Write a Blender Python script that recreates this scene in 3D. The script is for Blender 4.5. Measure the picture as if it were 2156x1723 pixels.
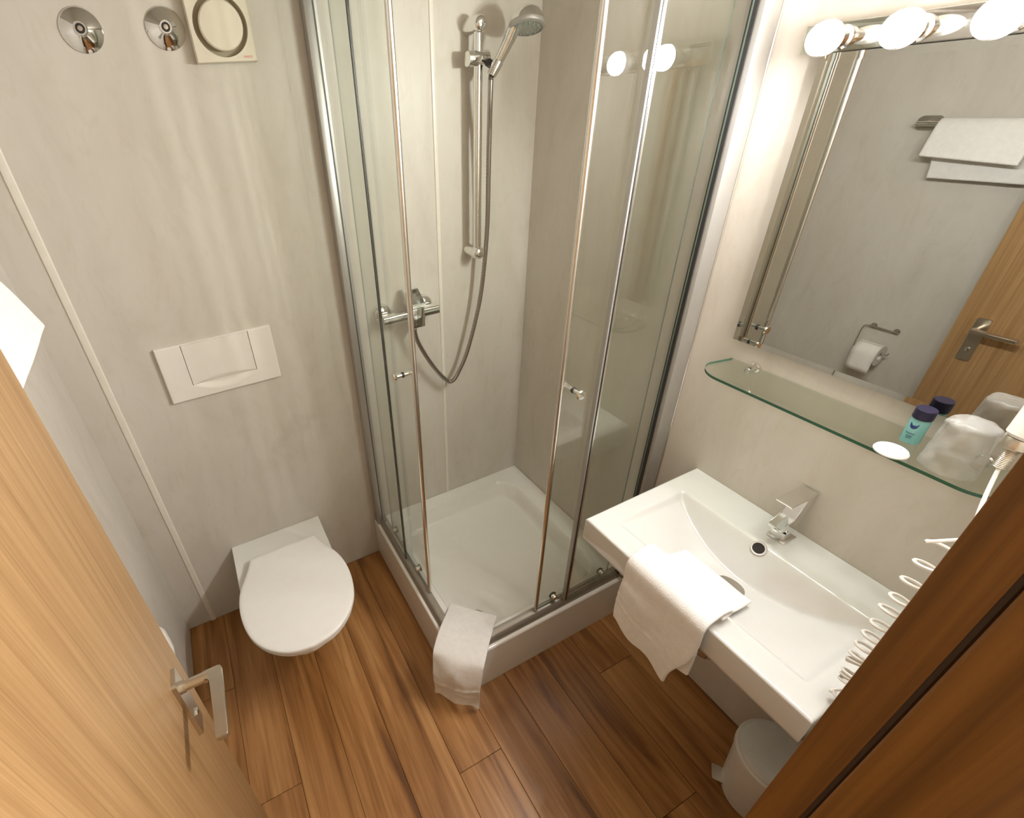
import bpy, bmesh, math, random
from mathutils import Vector, Matrix, noise
PI = math.pi
for o in list(bpy.data.objects): bpy.data.objects.remove(o, do_unlink=True)
sc = bpy.context.scene
COL = sc.collection

# ------------------------------------------------------------------ camera
cam = bpy.data.cameras.new('camera'); camo = bpy.data.objects.new('camera', cam); COL.objects.link(camo)
cam.sensor_fit = 'HORIZONTAL'; cam.sensor_width = 36.0
cam.lens = 16.887; cam.shift_x = 0.09796; cam.shift_y = -0.0095
cam.clip_start = 0.01; cam.clip_end = 50
R_ = Vector((0.9007158, -0.42946963, -0.06532142)); U_ = Vector((0.27698654, 0.45194504, 0.84795291)); F_ = Vector((0.33464833, 0.78185774, -0.52603135))
M = Matrix((R_, U_, -F_)).transposed().to_4x4(); M.translation = Vector((0.44633, -1.59648, 1.88399)); camo.matrix_world = M
sc.camera = camo
# ------------------------------------------------------------------ world and exposure
wd = bpy.data.worlds.new('world'); sc.world = wd; wd.use_nodes = True
wd.node_tree.nodes['Background'].inputs[0].default_value = (1.0, 0.86, 0.70, 1); wd.node_tree.nodes['Background'].inputs[1].default_value = 0.05
vs = sc.view_settings; vs.view_transform = 'Standard'; vs.look = 'None'; vs.gamma = 1.0; vs.use_curve_mapping = False; vs.exposure = 0.0
BULB_STRENGTH = 760.0
BULB_COLOR = (1.0, 0.99, 0.995)
HALL_FILL_STRENGTH = 220.0

W = 1.6908; XT = 0.891; YT = -0.783; HT = 0.215        # right wall, shower tray edges, tray height
YF = -1.556; CEIL = 2.36                                # front wall, ceiling

# ------------------------------------------------------------------ helpers
def new_mat(name):
    m = bpy.data.materials.new(name); m.use_nodes = True; nt = m.node_tree
    return m, nt, nt.nodes['Principled BSDF']
def N(nt, t, **kw):
    n = nt.nodes.new(t)
    for k, v in kw.items():
        if k in n.inputs.keys(): n.inputs[k].default_value = v
        else: setattr(n, k, v)
    return n
def c4(c): return (c[0], c[1], c[2], 1)
def ramp(nt, stops):
    r = nt.nodes.new('ShaderNodeValToRGB'); e = r.color_ramp.elements
    while len(e) < len(stops): e.new(0.5)
    for i, (p, c) in enumerate(stops): e[i].position = p; e[i].color = c4(c)
    return r
def plain(name, col, rough=0.4, metal=0.0, var=0.03, scale=30, bump=0.0, bscale=200, coat=0.0, spec=None):
    m, nt, b = new_mat(name)
    tc = N(nt, 'ShaderNodeTexCoord'); no = N(nt, 'ShaderNodeTexNoise', Scale=scale, Detail=3.0)
    nt.links.new(tc.outputs['Object'], no.inputs['Vector'])
    lo = [max(0, c*(1-var)) for c in col]; hi = [min(1, c*(1+var)) for c in col]
    r = ramp(nt, [(0.3, lo), (0.7, hi)]); nt.links.new(no.outputs[0], r.inputs[0]); nt.links.new(r.outputs[0], b.inputs['Base Color'])
    b.inputs['Roughness'].default_value = rough; b.inputs['Metallic'].default_value = metal
    if coat: b.inputs['Coat Weight'].default_value = coat; b.inputs['Coat Roughness'].default_value = 0.06
    if spec is not None: b.inputs['Specular IOR Level'].default_value = spec
    if bump:
        n2 = N(nt, 'ShaderNodeTexNoise', Scale=bscale, Detail=3.0); nt.links.new(tc.outputs['Object'], n2.inputs['Vector'])
        bp = N(nt, 'ShaderNodeBump', Strength=bump, Distance=0.002); nt.links.new(n2.outputs[0], bp.inputs['Height']); nt.links.new(bp.outputs[0], b.inputs['Normal'])
    return m
def panel_mat(name, lo, mid, hi, stretch=(1, 1, 0.35)):
    m, nt, b = new_mat(name)
    tc = N(nt, 'ShaderNodeTexCoord'); mp = N(nt, 'ShaderNodeMapping'); mp.inputs['Scale'].default_value = stretch
    nt.links.new(tc.outputs['Object'], mp.inputs[0])
    n1 = N(nt, 'ShaderNodeTexNoise', Scale=7.0, Detail=6.0, Roughness=0.62, Distortion=0.7); nt.links.new(mp.outputs[0], n1.inputs['Vector'])
    r = ramp(nt, [(0.30, lo), (0.5, mid), (0.72, hi)]); nt.links.new(n1.outputs[0], r.inputs[0])
    n2 = N(nt, 'ShaderNodeTexNoise', Scale=26.0, Detail=4.0, Distortion=1.5); nt.links.new(mp.outputs[0], n2.inputs['Vector'])
    r2 = ramp(nt, [(0.33, (0.93, 0.92, 0.88)), (0.45, (1, 1, 1))]); nt.links.new(n2.outputs[0], r2.inputs[0])
    mx = N(nt, 'ShaderNodeMix', data_type='RGBA', blend_type='MULTIPLY'); mx.inputs['Factor'].default_value = 0.45
    nt.links.new(r.outputs[0], mx.inputs['A']); nt.links.new(r2.outputs[0], mx.inputs['B']); nt.links.new(mx.outputs['Result'], b.inputs['Base Color'])
    b.inputs['Roughness'].default_value = 0.42; b.inputs['Specular IOR Level'].default_value = 0.35
    n3 = N(nt, 'ShaderNodeTexNoise', Scale=60.0, Detail=3.0); nt.links.new(tc.outputs['Object'], n3.inputs['Vector'])
    bp = N(nt, 'ShaderNodeBump', Strength=0.12, Distance=0.002); nt.links.new(n3.outputs[0], bp.inputs['Height']); nt.links.new(bp.outputs[0], b.inputs['Normal'])
    return m
def wood_mat(name, cols, axis='Z', fine=1.0, rough=0.38, rnd=False, knots=False):
    m, nt, b = new_mat(name)
    tc = N(nt, 'ShaderNodeTexCoord'); mp = N(nt, 'ShaderNodeMapping')
    s = {'X': (0.6, 16, 16), 'Y': (19, 1.5, 16), 'Z': (16, 16, 0.3)}[axis]
    mp.inputs['Scale'].default_value = [a*fine for a in s]
    nt.links.new(tc.outputs['Object'], mp.inputs[0])
    src = mp.outputs[0]
    if rnd:
        oi = N(nt, 'ShaderNodeObjectInfo'); ma = N(nt, 'ShaderNodeMath', operation='MULTIPLY'); ma.inputs[1].default_value = 57.0
        nt.links.new(oi.outputs['Random'], ma.inputs[0])
        va = N(nt, 'ShaderNodeVectorMath', operation='ADD'); nt.links.new(mp.outputs[0], va.inputs[0]); nt.links.new(ma.outputs[0], va.inputs[1]); src = va.outputs[0]
    n1 = N(nt, 'ShaderNodeTexNoise', Scale=1.0, Detail=5.0, Roughness=0.55, Distortion=0.5); nt.links.new(src, n1.inputs['Vector'])
    k = len(cols); r = ramp(nt, [(0.30+0.42*i/(k-1), cols[i]) for i in range(k)]); nt.links.new(n1.outputs[0], r.inputs[0])
    v3 = N(nt, 'ShaderNodeVectorMath', operation='MULTIPLY'); v3.inputs[1].default_value = (5, 2.0 if axis == 'Y' else 5, 2.0); nt.links.new(src, v3.inputs[0])
    n2 = N(nt, 'ShaderNodeTexNoise', Scale=1.0, Detail=4.0, Roughness=0.6); nt.links.new(v3.outputs[0], n2.inputs['Vector'])
    r2 = ramp(nt, [(0.32, (0.72, 0.68, 0.62)), (0.55, (1, 1, 1))]); nt.links.new(n2.outputs[0], r2.inputs[0])
    mx = N(nt, 'ShaderNodeMix', data_type='RGBA', blend_type='MULTIPLY'); mx.inputs['Factor'].default_value = 0.75
    nt.links.new(r.outputs[0], mx.inputs['A']); nt.links.new(r2.outputs[0], mx.inputs['B']); out = mx.outputs['Result']
    if knots:
        vo = N(nt, 'ShaderNodeTexVoronoi', Scale=1.0); mk = N(nt, 'ShaderNodeMapping'); mk.inputs['Scale'].default_value = (7, 2.6, 1)
        va2 = N(nt, 'ShaderNodeVectorMath', operation='ADD'); nt.links.new(tc.outputs['Object'], va2.inputs[0]); nt.links.new(ma.outputs[0], va2.inputs[1])
        nt.links.new(va2.outputs[0], mk.inputs[0]); nt.links.new(mk.outputs[0], vo.inputs['Vector'])
        rk = ramp(nt, [(0.02, (0.35, 0.28, 0.22)), (0.10, (1, 1, 1))]); nt.links.new(vo.outputs['Distance'], rk.inputs[0])
        m2 = N(nt, 'ShaderNodeMix', data_type='RGBA', blend_type='MULTIPLY'); m2.inputs['Factor'].default_value = 0.8
        nt.links.new(out, m2.inputs['A']); nt.links.new(rk.outputs[0], m2.inputs['B']); out = m2.outputs['Result']
    nt.links.new(out, b.inputs['Base Color'])
    b.inputs['Roughness'].default_value = rough
    bp = N(nt, 'ShaderNodeBump', Strength=0.15, Distance=0.001); nt.links.new(n2.outputs[0], bp.inputs['Height']); nt.links.new(bp.outputs[0], b.inputs['Normal'])
    return m
def thin_glass(name, tint, refl=1.0, ior=1.5, rough=0.0):
    m, nt, b = new_mat(name); nt.nodes.remove(b)
    out = nt.nodes['Material Output']
    tr = N(nt, 'ShaderNodeBsdfTransparent'); tr.inputs[0].default_value = c4(tint)
    gl = N(nt, 'ShaderNodeBsdfGlossy'); gl.inputs['Roughness'].default_value = rough; gl.inputs[0].default_value = (refl, refl, refl, 1)
    fr = N(nt, 'ShaderNodeFresnel'); ge = N(nt, 'ShaderNodeNewGeometry')
    mi = N(nt, 'ShaderNodeMix', data_type='FLOAT'); mi.inputs['A'].default_value = ior; mi.inputs['B'].default_value = 1.0/ior
    nt.links.new(ge.outputs['Backfacing'], mi.inputs['Factor']); nt.links.new(mi.outputs['Result'], fr.inputs[0])
    mx = N(nt, 'ShaderNodeMixShader'); nt.links.new(fr.outputs[0], mx.inputs[0]); nt.links.new(tr.outputs[0], mx.inputs[1]); nt.links.new(gl.outputs[0], mx.inputs[2])
    nt.links.new(mx.outputs[0], out.inputs['Surface']); return m
MT = {}
MT['wall'] = panel_mat('wall_panel', (0.575, 0.53, 0.455), (0.62, 0.575, 0.505), (0.65, 0.61, 0.545))
MT['ceiling'] = plain('ceiling_panel', (0.45, 0.41, 0.34), 0.7)
MT['strip'] = plain('white_strip', (0.76, 0.71, 0.62), 0.35)
MT['door'] = wood_mat('door_veneer', [(0.31, 0.175, 0.072), (0.375, 0.222, 0.097), (0.43, 0.262, 0.12)], 'Z', 4.5, 0.40)
MT['jamb'] = wood_mat('frame_wood_shaded', [(0.10, 0.040, 0.007), (0.23, 0.100, 0.020), (0.30, 0.140, 0.032)], 'Z', 2.2, 0.36)  # darker than the door: shade on the frame put into its colour
MT['plank'] = wood_mat('floor_plank', [(0.15, 0.058, 0.015), (0.33, 0.145, 0.04), (0.45, 0.215, 0.07), (0.58, 0.31, 0.115)], 'Y', 1.0, 0.34, True, True)
MT['subfloor'] = plain('floor_joint', (0.10, 0.05, 0.02), 0.7)
MT['basin'] = plain('basin_ceramic_dimmed', (0.66, 0.65, 0.615), 0.12, coat=0.5, var=0.01)  # white ceramic darkened to offset the strong lamp light on the basin
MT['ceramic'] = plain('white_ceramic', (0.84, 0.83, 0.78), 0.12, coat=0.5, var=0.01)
MT['acrylic'] = plain('white_acrylic', (0.87, 0.85, 0.79), 0.18, var=0.01)
MT['plastic'] = plain('white_plastic', (0.83, 0.79, 0.72), 0.3, var=0.01)
MT['lid'] = plain('white_lid', (0.92, 0.90, 0.86), 0.3, var=0.01)
MT['cream'] = plain('cream_plastic', (0.72, 0.66, 0.53), 0.4, var=0.02)
MT['groove'] = plain('dark_groove', (0.42, 0.36, 0.25), 0.7)
MT['dark'] = plain('dark_rubber', (0.02, 0.018, 0.016), 0.5)
MT['seal'] = plain('brown_seal', (0.035, 0.018, 0.008), 0.6)
MT['chrome'] = plain('chrome', (0.82, 0.82, 0.80), 0.07, 1.0, var=0.01)
MT['alu'] = plain('polished_aluminium', (0.80, 0.78, 0.74), 0.2, 1.0, var=0.01)
MT['satin'] = plain('satin_aluminium', (0.42, 0.38, 0.32), 0.40, 1.0, var=0.02)
MT['rail'] = plain('matt_rail', (0.36, 0.325, 0.275), 0.48, 0.6, var=0.02)
MT['post'] = plain('matt_silver', (0.47, 0.455, 0.425), 0.42, 0.65, var=0.02)
MT['nickel'] = plain('brushed_nickel', (0.62, 0.56, 0.47), 0.32, 1.0, var=0.03)
MT['hose'] = plain('metal_hose', (0.42, 0.39, 0.36), 0.28, 1.0)
MT['glass'] = thin_glass('shower_glass', (0.962, 0.978, 0.960))
MT['glass_edge'] = plain('glass_edge', (0.16, 0.20, 0.17), 0.15)
MT['shelf'] = thin_glass('shelf_glass', (0.93, 0.965, 0.93))
MT['shelf_edge'] = plain('shelf_glass_edge', (0.04, 0.13, 0.08), 0.15)
MT['mirror'] = plain('mirror_silver', (0.58, 0.59, 0.56), 0.0, 1.0, var=0.002)
MT['towel'] = plain('terry_cloth', (0.86, 0.83, 0.79), 0.95, 0, 0.03, 60, bump=0.9, bscale=420, spec=0.1)
MT['paper'] = plain('toilet_paper', (0.85, 0.81, 0.76), 0.95, bump=0.2, bscale=300, spec=0.1)
MT['soap'] = plain('soap_wrapper', (0.76, 0.74, 0.70), 0.35)
MT['print'] = plain('soap_print', (0.30, 0.20, 0.42), 0.5)
MT['print2'] = plain('faint_print', (0.70, 0.60, 0.66), 0.5)
MT['cap'] = plain('navy_cap', (0.012, 0.009, 0.035), 0.4)
MT['navy'] = plain('navy_print', (0.01, 0.025, 0.13), 0.5)
MT['textprint'] = plain('grey_print', (0.06, 0.15, 0.17), 0.5)
MT['red'] = plain('red_print', (0.75, 0.20, 0.15), 0.5)
m_, nt_, b_ = new_mat('crinkled_film'); nt_.nodes.remove(b_)
_t = N(nt_, 'ShaderNodeBsdfTransparent'); _t.inputs[0].default_value = (0.95, 0.95, 0.93, 1)
_d = N(nt_, 'ShaderNodeBsdfPrincipled'); _d.inputs['Base Color'].default_value = (0.85, 0.84, 0.80, 1); _d.inputs['Roughness'].default_value = 0.22
_x = N(nt_, 'ShaderNodeMixShader'); _x.inputs[0].default_value = 0.26
nt_.links.new(_t.outputs[0], _x.inputs[1]); nt_.links.new(_d.outputs[0], _x.inputs[2]); nt_.links.new(_x.outputs[0], nt_.nodes['Material Output'].inputs['Surface']); MT['wrap'] = m_
MT['cup'] = thin_glass('clear_plastic', (0.92, 0.92, 0.90), ior=1.6, rough=0.05)
MT['bin'] = plain('grey_white_bin', (0.72, 0.70, 0.64), 0.45)
MT['binlid'] = plain('grey_bin_lid', (0.68, 0.70, 0.68), 0.4)
MT['cord'] = plain('white_cord', (0.74, 0.70, 0.63), 0.4)
MT['spray'] = plain('spray_face', (0.36, 0.38, 0.34), 0.3, 0.5)
MT['hall'] = plain('hall_wall', (0.78, 0.73, 0.64), 0.8)
MT['hallfloor'] = plain('hall_carpet', (0.12, 0.09, 0.07), 0.9)
m_, nt_, b_ = new_mat('teal_liquid'); nt_.nodes.remove(b_)
_t = N(nt_, 'ShaderNodeBsdfTransparent'); _t.inputs[0].default_value = (0.62, 0.86, 0.83, 1)
_d = N(nt_, 'ShaderNodeBsdfPrincipled'); _d.inputs['Base Color'].default_value = (0.28, 0.58, 0.56, 1); _d.inputs['Roughness'].default_value = 0.15
_x = N(nt_, 'ShaderNodeMixShader'); _x.inputs[0].default_value = 0.62
nt_.links.new(_t.outputs[0], _x.inputs[1]); nt_.links.new(_d.outputs[0], _x.inputs[2]); nt_.links.new(_x.outputs[0], nt_.nodes['Material Output'].inputs['Surface']); MT['teal'] = m_
m_, nt_, b_ = new_mat('bulb_glow'); b_.inputs['Base Color'].default_value = (0.9, 0.9, 0.9, 1)
b_.inputs['Emission Color'].default_value = c4(BULB_COLOR); b_.inputs['Emission Strength'].default_value = BULB_STRENGTH; MT['bulb'] = m_
MT['bulbbase'] = plain('bulb_base_white', (0.85, 0.83, 0.78), 0.5)

def obj(name, bm, mat=None, parent=None, smooth=True, ang=35, mats=None):
    bmesh.ops.recalc_face_normals(bm, faces=bm.faces)
    me = bpy.data.meshes.new(name); bm.to_mesh(me); bm.free()
    for mm in (mats or [mat]): me.materials.append(MT[mm] if isinstance(mm, str) else mm)
    if smooth:
        me.polygons.foreach_set('use_smooth', [True]*len(me.polygons)); me.set_sharp_from_angle(angle=math.radians(ang))
    o = bpy.data.objects.new(name, me); COL.objects.link(o)
    if parent is not None:
        o.parent = parent; o.matrix_parent_inverse = Matrix.Translation(-parent.location) if parent.location.length > 0 else Matrix.Identity(4)
    return o
def tag(o, label, cat, group=None):
    o['label'] = label; o['category'] = cat
    if group: o['group'] = group
    return o
def thing(name, loc, label, cat, group=None):
    o = bpy.data.objects.new(name, None); o.empty_display_size = 0.05; o.location = loc; COL.objects.link(o)
    return tag(o, label, cat, group)
def struct(o): o['kind'] = 'structure'; return o
def BM(): return bmesh.new()
def box(bm, lo, hi, bev=0.0, seg=2):
    x0, y0, z0 = lo; x1, y1, z1 = hi
    v = [bm.verts.new(p) for p in ((x0,y0,z0),(x1,y0,z0),(x1,y1,z0),(x0,y1,z0),(x0,y0,z1),(x1,y0,z1),(x1,y1,z1),(x0,y1,z1))]
    f = [bm.faces.new([v[i] for i in q]) for q in ((0,3,2,1),(4,5,6,7),(0,1,5,4),(1,2,6,5),(2,3,7,6),(3,0,4,7))]
    if bev > 0:
        es = list({e for q in f for e in q.edges})
        bmesh.ops.bevel(bm, geom=es, offset=bev, segments=seg, profile=0.5, affect='EDGES')
    return bm
def B(lo, hi, bev=0.0, seg=2): return box(BM(), lo, hi, bev, seg)
def frame_for(d):
    d = Vector(d).normalized(); a = Vector((0, 0, 1)) if abs(d.z) < 0.9 else Vector((1, 0, 0))
    x = a.cross(d).normalized(); y = d.cross(x).normalized(); return x, y, d
def lathe(bm, prof, origin, axis, seg=32, cap=True):
    """prof: list of (radius, distance along axis)"""
    x, y, d = frame_for(axis); o = Vector(origin); rings = []
    for r, h in prof:
        if r < 1e-6: rings.append([bm.verts.new(o+d*h)])
        else: rings.append([bm.verts.new(o+d*h+(x*math.cos(2*PI*i/seg)+y*math.sin(2*PI*i/seg))*r) for i in range(seg)])
    for a, b in zip(rings[:-1], rings[1:]):
        for i in range(seg):
            j = (i+1) % seg
            if len(a) == 1 and len(b) == 1: continue
            if len(a) == 1: bm.faces.new((a[0], b[i], b[j]))
            elif len(b) == 1: bm.faces.new((a[i], a[j], b[0]))
            else: bm.faces.new((a[i], a[j], b[j], b[i]))
    if cap:
        for rg in (rings[0], rings[-1]):
            if len(rg) > 2: bm.faces.new(rg)
    return bm
def LA(prof, origin, axis, seg=32, cap=True): return lathe(BM(), prof, origin, axis, seg, cap)
def cyl(bm, a, b, r, seg=24, r2=None, bev=0.0):
    a = Vector(a); b = Vector(b); L = (b-a).length; r2 = r if r2 is None else r2
    if bev: prof = [(r-bev, 0), (r-bev*0.3, bev*0.3), (r, bev), (r2, L-bev), (r2-bev*0.3, L-bev*0.3), (r2-bev, L)]
    else: prof = [(r, 0), (r2, L)]
    return lathe(bm, prof, a, b-a, seg)
def CY(a, b, r, seg=24, r2=None, bev=0.0): return cyl(BM(), a, b, r, seg, r2, bev)
def smooth_path(pts, n=8):
    P = [Vector(p) for p in pts]; out = []
    for i in range(len(P)-1):
        p0 = P[max(i-1, 0)]; p1 = P[i]; p2 = P[i+1]; p3 = P[min(i+2, len(P)-1)]
        for k in range(n):
            t = k/n
            out.append(0.5*((2*p1)+(p2-p0)*t+(2*p0-5*p1+4*p2-p3)*t*t+(3*p1-p0-3*p2+p3)*t**3))
    out.append(P[-1]); return out
def tube(bm, pts, rad, seg=12, cap=True):
    P = [Vector(p) for p in pts]; n = len(P); rf = rad if callable(rad) else (lambda i: rad)
    t0 = (P[1]-P[0]).normalized(); x, y, _ = frame_for(t0); rings = []
    for i in range(n):
        t = (P[min(i+1, n-1)]-P[max(i-1, 0)]).normalized()
        x = (x-t*x.dot(t)).normalized(); y = t.cross(x)
        r = rf(i); rings.append([bm.verts.new(P[i]+(x*math.cos(2*PI*k/seg)+y*math.sin(2*PI*k/seg))*r) for k in range(seg)])
    for a, b in zip(rings[:-1], rings[1:]):
        for k in range(seg): bm.faces.new((a[k], a[(k+1) % seg], b[(k+1) % seg], b[k]))
    if cap: bm.faces.new(rings[0]); bm.faces.new(rings[-1])
    return bm
def TU(pts, rad, seg=12, cap=True): return tube(BM(), pts, rad, seg, cap)
def prism(bm, poly, fn0, fn1):
    """poly: list of 2D points mapped by fn0 / fn1 to the two end caps"""
    a = [bm.verts.new(fn0(*p)) for p in poly]; b = [bm.verts.new(fn1(*p)) for p in poly]; n = len(poly)
    bm.faces.new(a); bm.faces.new(b)
    for i in range(n): bm.faces.new((a[i], a[(i+1) % n], b[(i+1) % n], b[i]))
    return bm
def grid(bm, nu, nv, fn):
    V = [[bm.verts.new(fn(i/nu, j/nv)) for j in range(nv+1)] for i in range(nu+1)]
    for i in range(nu):
        for j in range(nv): bm.faces.new((V[i][j], V[i+1][j], V[i+1][j+1], V[i][j+1]))
    return V
def rrect(w, h, r, n=5):
    pts = []
    for cx, cy, a0 in ((w/2-r, h/2-r, 0), (-w/2+r, h/2-r, 90), (-w/2+r, -h/2+r, 180), (w/2-r, -h/2+r, 270)):
        for k in range(n+1):
            a = math.radians(a0+90*k/n); pts.append((cx+r*math.cos(a), cy+r*math.sin(a)))
    return pts
def sstep(a, b, x):
    t = max(0.0, min(1.0, (x-a)/(b-a))); return t*t*(3-2*t)
def lerp(a, b, t): return a+(b-a)*t

# ================================================================== structure
struct(obj('wall_back', B((-0.12, 0.0, 0), (W+0.12, 0.12, CEIL)), 'wall', smooth=False))
struct(obj('wall_left', B((-0.12, -1.68, 0), (0.0, 0.0, CEIL)), 'wall', smooth=False))
struct(obj('wall_right', B((W, -1.68, 0), (W+0.12, 0.0, CEIL)), 'wall', smooth=False))
bm = BM(); box(bm, (0.0, -1.68, 0), (0.175, YF, CEIL)); box(bm, (0.91, -1.68, 0), (W, YF, CEIL)); box(bm, (0.175, -1.68, 2.06), (0.91, YF, CEIL))
struct(obj('wall_front', bm, 'wall', smooth=False))
struct(obj('ceiling', B((-0.12, -1.68, CEIL), (W+0.12, 0.12, CEIL+0.1)), 'ceiling', smooth=False))
# hallway behind the open doorway
struct(obj('wall_hall', B((-0.6, -3.0, 0), (2.4, -2.9, CEIL)), 'hall', smooth=False))
struct(obj('floor_hall', B((-0.6, -2.9, -0.1), (2.4, -1.68, 0)), 'hallfloor', smooth=False))
struct(obj('ceiling_hall', B((-0.6, -2.9, CEIL), (2.4, -1.68, CEIL+0.1)), 'hall', smooth=False))
m_, nt_, b_ = new_mat('hall_fill_glow'); b_.inputs['Emission Color'].default_value = (1, 0.93, 0.83, 1); b_.inputs['Emission Strength'].default_value = HALL_FILL_STRENGTH; MT['hallfill'] = m_
hl = thing('hall_fill_lamp', (1.75, -2.3, CEIL), 'added unseen round lamp giving fill light from the hallway', 'ceiling lamp')  # added lamp, out of view: soft fill light through the doorway
obj('fill_lamp_base', LA([(0.0, 0.0), (0.13, 0.0), (0.13, 0.02), (0.0, 0.02)], (1.75, -2.3, CEIL-0.0005), (0, 0, -1), 32, False), 'plastic', hl)
obj('fill_lamp_shade', LA([(0.12, 0.02), (0.12, 0.04), (0.10, 0.06), (0.06, 0.07), (0.0, 0.073)], (1.75, -2.3, CEIL-0.0005), (0, 0, -1), 32, False), 'hallfill', hl)
struct(obj('wall_hall_side', B((2.4, -3.0, 0), (2.5, -1.68, CEIL)), 'hall', smooth=False)); struct(obj('wall_hall_end', B((-0.7, -3.0, 0), (-0.6, -1.68, CEIL)), 'hall', smooth=False))
struct(obj('wall_hall_inner', B((W+0.12, -1.70, 0), (2.4, -1.68, CEIL)), 'hall', smooth=False)); struct(obj('wall_hall_inner_end', B((-0.6, -1.70, 0), (-0.12, -1.68, CEIL)), 'hall', smooth=False))
# floor: planks running towards the back wall
fl = struct(obj('floor', B((-0.02, -1.68, -0.1), (W+0.02, 0.02, -0.004)), 'subfloor', smooth=False))
random.seed(4)
seams = [0.0, 0.142, 0.30, 0.457, 0.613, 0.776, 0.938, 1.091, 1.25, 1.408, 1.566, W]
ends = {1: -0.772, 5: -0.987, 0: -0.35, 2: -1.30, 3: -0.18, 4: -1.22, 6: -1.45, 7: -0.30, 8: -1.36, 9: -0.95, 10: -0.60}
for i in range(11):
    x0, x1 = seams[i], seams[i+1]; ye = ends[i]
    for y0, y1 in ((-1.68, ye), (ye, 0.0)):
        g = 0.0006
        bm = B((x0+g-(x0+x1)/2, y0+g-(y0+y1)/2, -0.004), (x1-g-(x0+x1)/2, y1-g-(y0+y1)/2, 0.0), 0.0008, 1)
        o = obj('plank', bm, 'plank', None, smooth=False); o.location = ((x0+x1)/2, (y0+y1)/2, 0); o.parent = fl
# joint strips on the wall panels
def strip(name, x, w, z0, z1):
    prof = [(-w/2, 0), (-w/2*0.8, 0.0035), (0, 0.005), (w/2*0.8, 0.0035), (w/2, 0)]
    bm = prism(BM(), prof, lambda a, b: (x+a, -b, z0), lambda a, b: (x+a, -b, z1)); return struct(obj(name, bm, 'strip'))
strip('trim_1', 0.099, 0.022, 0.0, CEIL); strip('trim_2', 1.286, 0.016, HT+0.001, CEIL)
# ---- door leaf, opened inwards along the left wall
leaf = struct(obj('door_1', B((0.165, -1.535, 0.008), (0.205, -0.886, 2.0), 0.0015, 2), 'door'))
leaf['label'] = 'light beech veneered door standing open along the left wall'
pl = prism(BM(), rrect(0.042, 0.175, 0.006), lambda a, b: (0.205, -0.962+a, 0.945+b), lambda a, b: (0.213, -0.962+a*0.97, 0.945+b*0.99))
hp = obj('handle_plate', pl, 'nickel', leaf)
bm = CY((0.213, -0.964, 0.998), (0.222, -0.964, 0.998), 0.0115, 24); obj('rose', bm, 'nickel', hp)
bm = CY((0.216, -0.964, 0.998), (0.262, -0.964, 0.998), 0.0095, 20); obj('lever_neck', bm, 'nickel', hp)
bm = BM()
poly = [(0.252, -0.9545), (0.282, -0.9545), (0.286, -0.9585), (0.284, -1.084), (0.281, -1.087), (0.2655, -1.087), (0.2625, -1.084), (0.2645, -0.9785), (0.2615, -0.9735), (0.252, -0.9735)]
prism(bm, poly, lambda a, b: (a, b, 0.9915), lambda a, b: (a, b, 1.0045))
bmesh.ops.bevel(bm, geom=[e for e in bm.edges], offset=0.0016, segments=2, affect='EDGES'); obj('lever', bm, 'nickel', hp)
bm = LA([(0.0085, 0), (0.0085, 0.003), (0.006, 0.004), (0.0, 0.004)], (0.213, -0.962, 0.905), (1, 0, 0), 20); obj('lock_turn', bm, 'chrome', hp)
obj('latch_face', B((0.176, -0.8865, 0.90), (0.194, -0.8845, 1.09), 0.0004, 1), 'satin', leaf)
# ---- door frame
fr = struct(obj('trim_3', B((0.885, -1.69, 0), (0.912, -1.5405, 2.06), 0.0015, 2), 'jamb'))
fr['label'] = 'wooden door frame beside the washbasin'
obj('door_stop', B((0.868, -1.69, 0), (0.8852, -1.5795, 2.05), 0.003, 3), 'jamb', fr)
obj('door_seal', TU([(0.8842, -1.5775, 0.01), (0.8842, -1.5775, 0.9), (0.8838, -1.5765, 1.05), (0.8842, -1.5775, 1.2), (0.8842, -1.5775, 2.04)], 0.0035, 8), 'seal', fr)
obj('hinge_jamb', B((0.176, -1.69, 0), (0.20, -1.5405, 2.06), 0.0015, 2), 'jamb', fr)
obj('head_jamb', B((0.20, -1.69, 2.035), (0.885, -1.5405, 2.06), 0.0015, 2), 'jamb', fr)
obj('architrave', B((0.9121, -1.556, 0), (0.975, -1.542, 2.12), 0.002, 2), 'jamb', fr)

# ================================================================== shower tray
tray = thing('shower_tray', ((XT+W)/2, YT/2, 0), 'white square shower tray with raised apron on the wooden floor', 'shower tray')
cx, cy = 1.287, -0.385; hw, hh, rr = 0.318, 0.320, 0.095
def sdf(x, y):
    qx, qy = abs(x-cx)-hw+rr, abs(y-cy)-hh+rr
    return math.hypot(max(qx, 0), max(qy, 0))+min(max(qx, qy), 0)-rr
def tray_z(x, y):
    d = -sdf(x, y); z = HT
    e = min(x-XT, y-YT)
    if e < 0.008: z -= 0.008*(1-math.sqrt(max(0, 1-((0.008-e)/0.008)**2)))
    if d > 0:
        z -= 0.082*sstep(-0.004, 0.026, d)
        z -= 0.010*sstep(0.03, 0.30, d)*(1-0.4*min(1, math.hypot(x-1.09, y+0.60)/0.5))
    return z
xs = sorted([XT+t for t in (0, 0.001, 0.002, 0.004, 0.006, 0.008)]+[XT+0.008+(W-0.001-XT-0.008)*i/110 for i in range(1, 111)])
ys = sorted([YT+t for t in (0, 0.001, 0.002, 0.004, 0.006, 0.008)]+[YT+0.008+(-0.001-YT-0.008)*i/110 for i in range(1, 111)])
bm = BM(); V = [[bm.verts.new((x, y, tray_z(x, y))) for y in ys] for x in xs]
for i in range(len(xs)-1):
    for j in range(len(ys)-1): bm.faces.new((V[i][j], V[i+1][j], V[i+1][j+1], V[i][j+1]))
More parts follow.
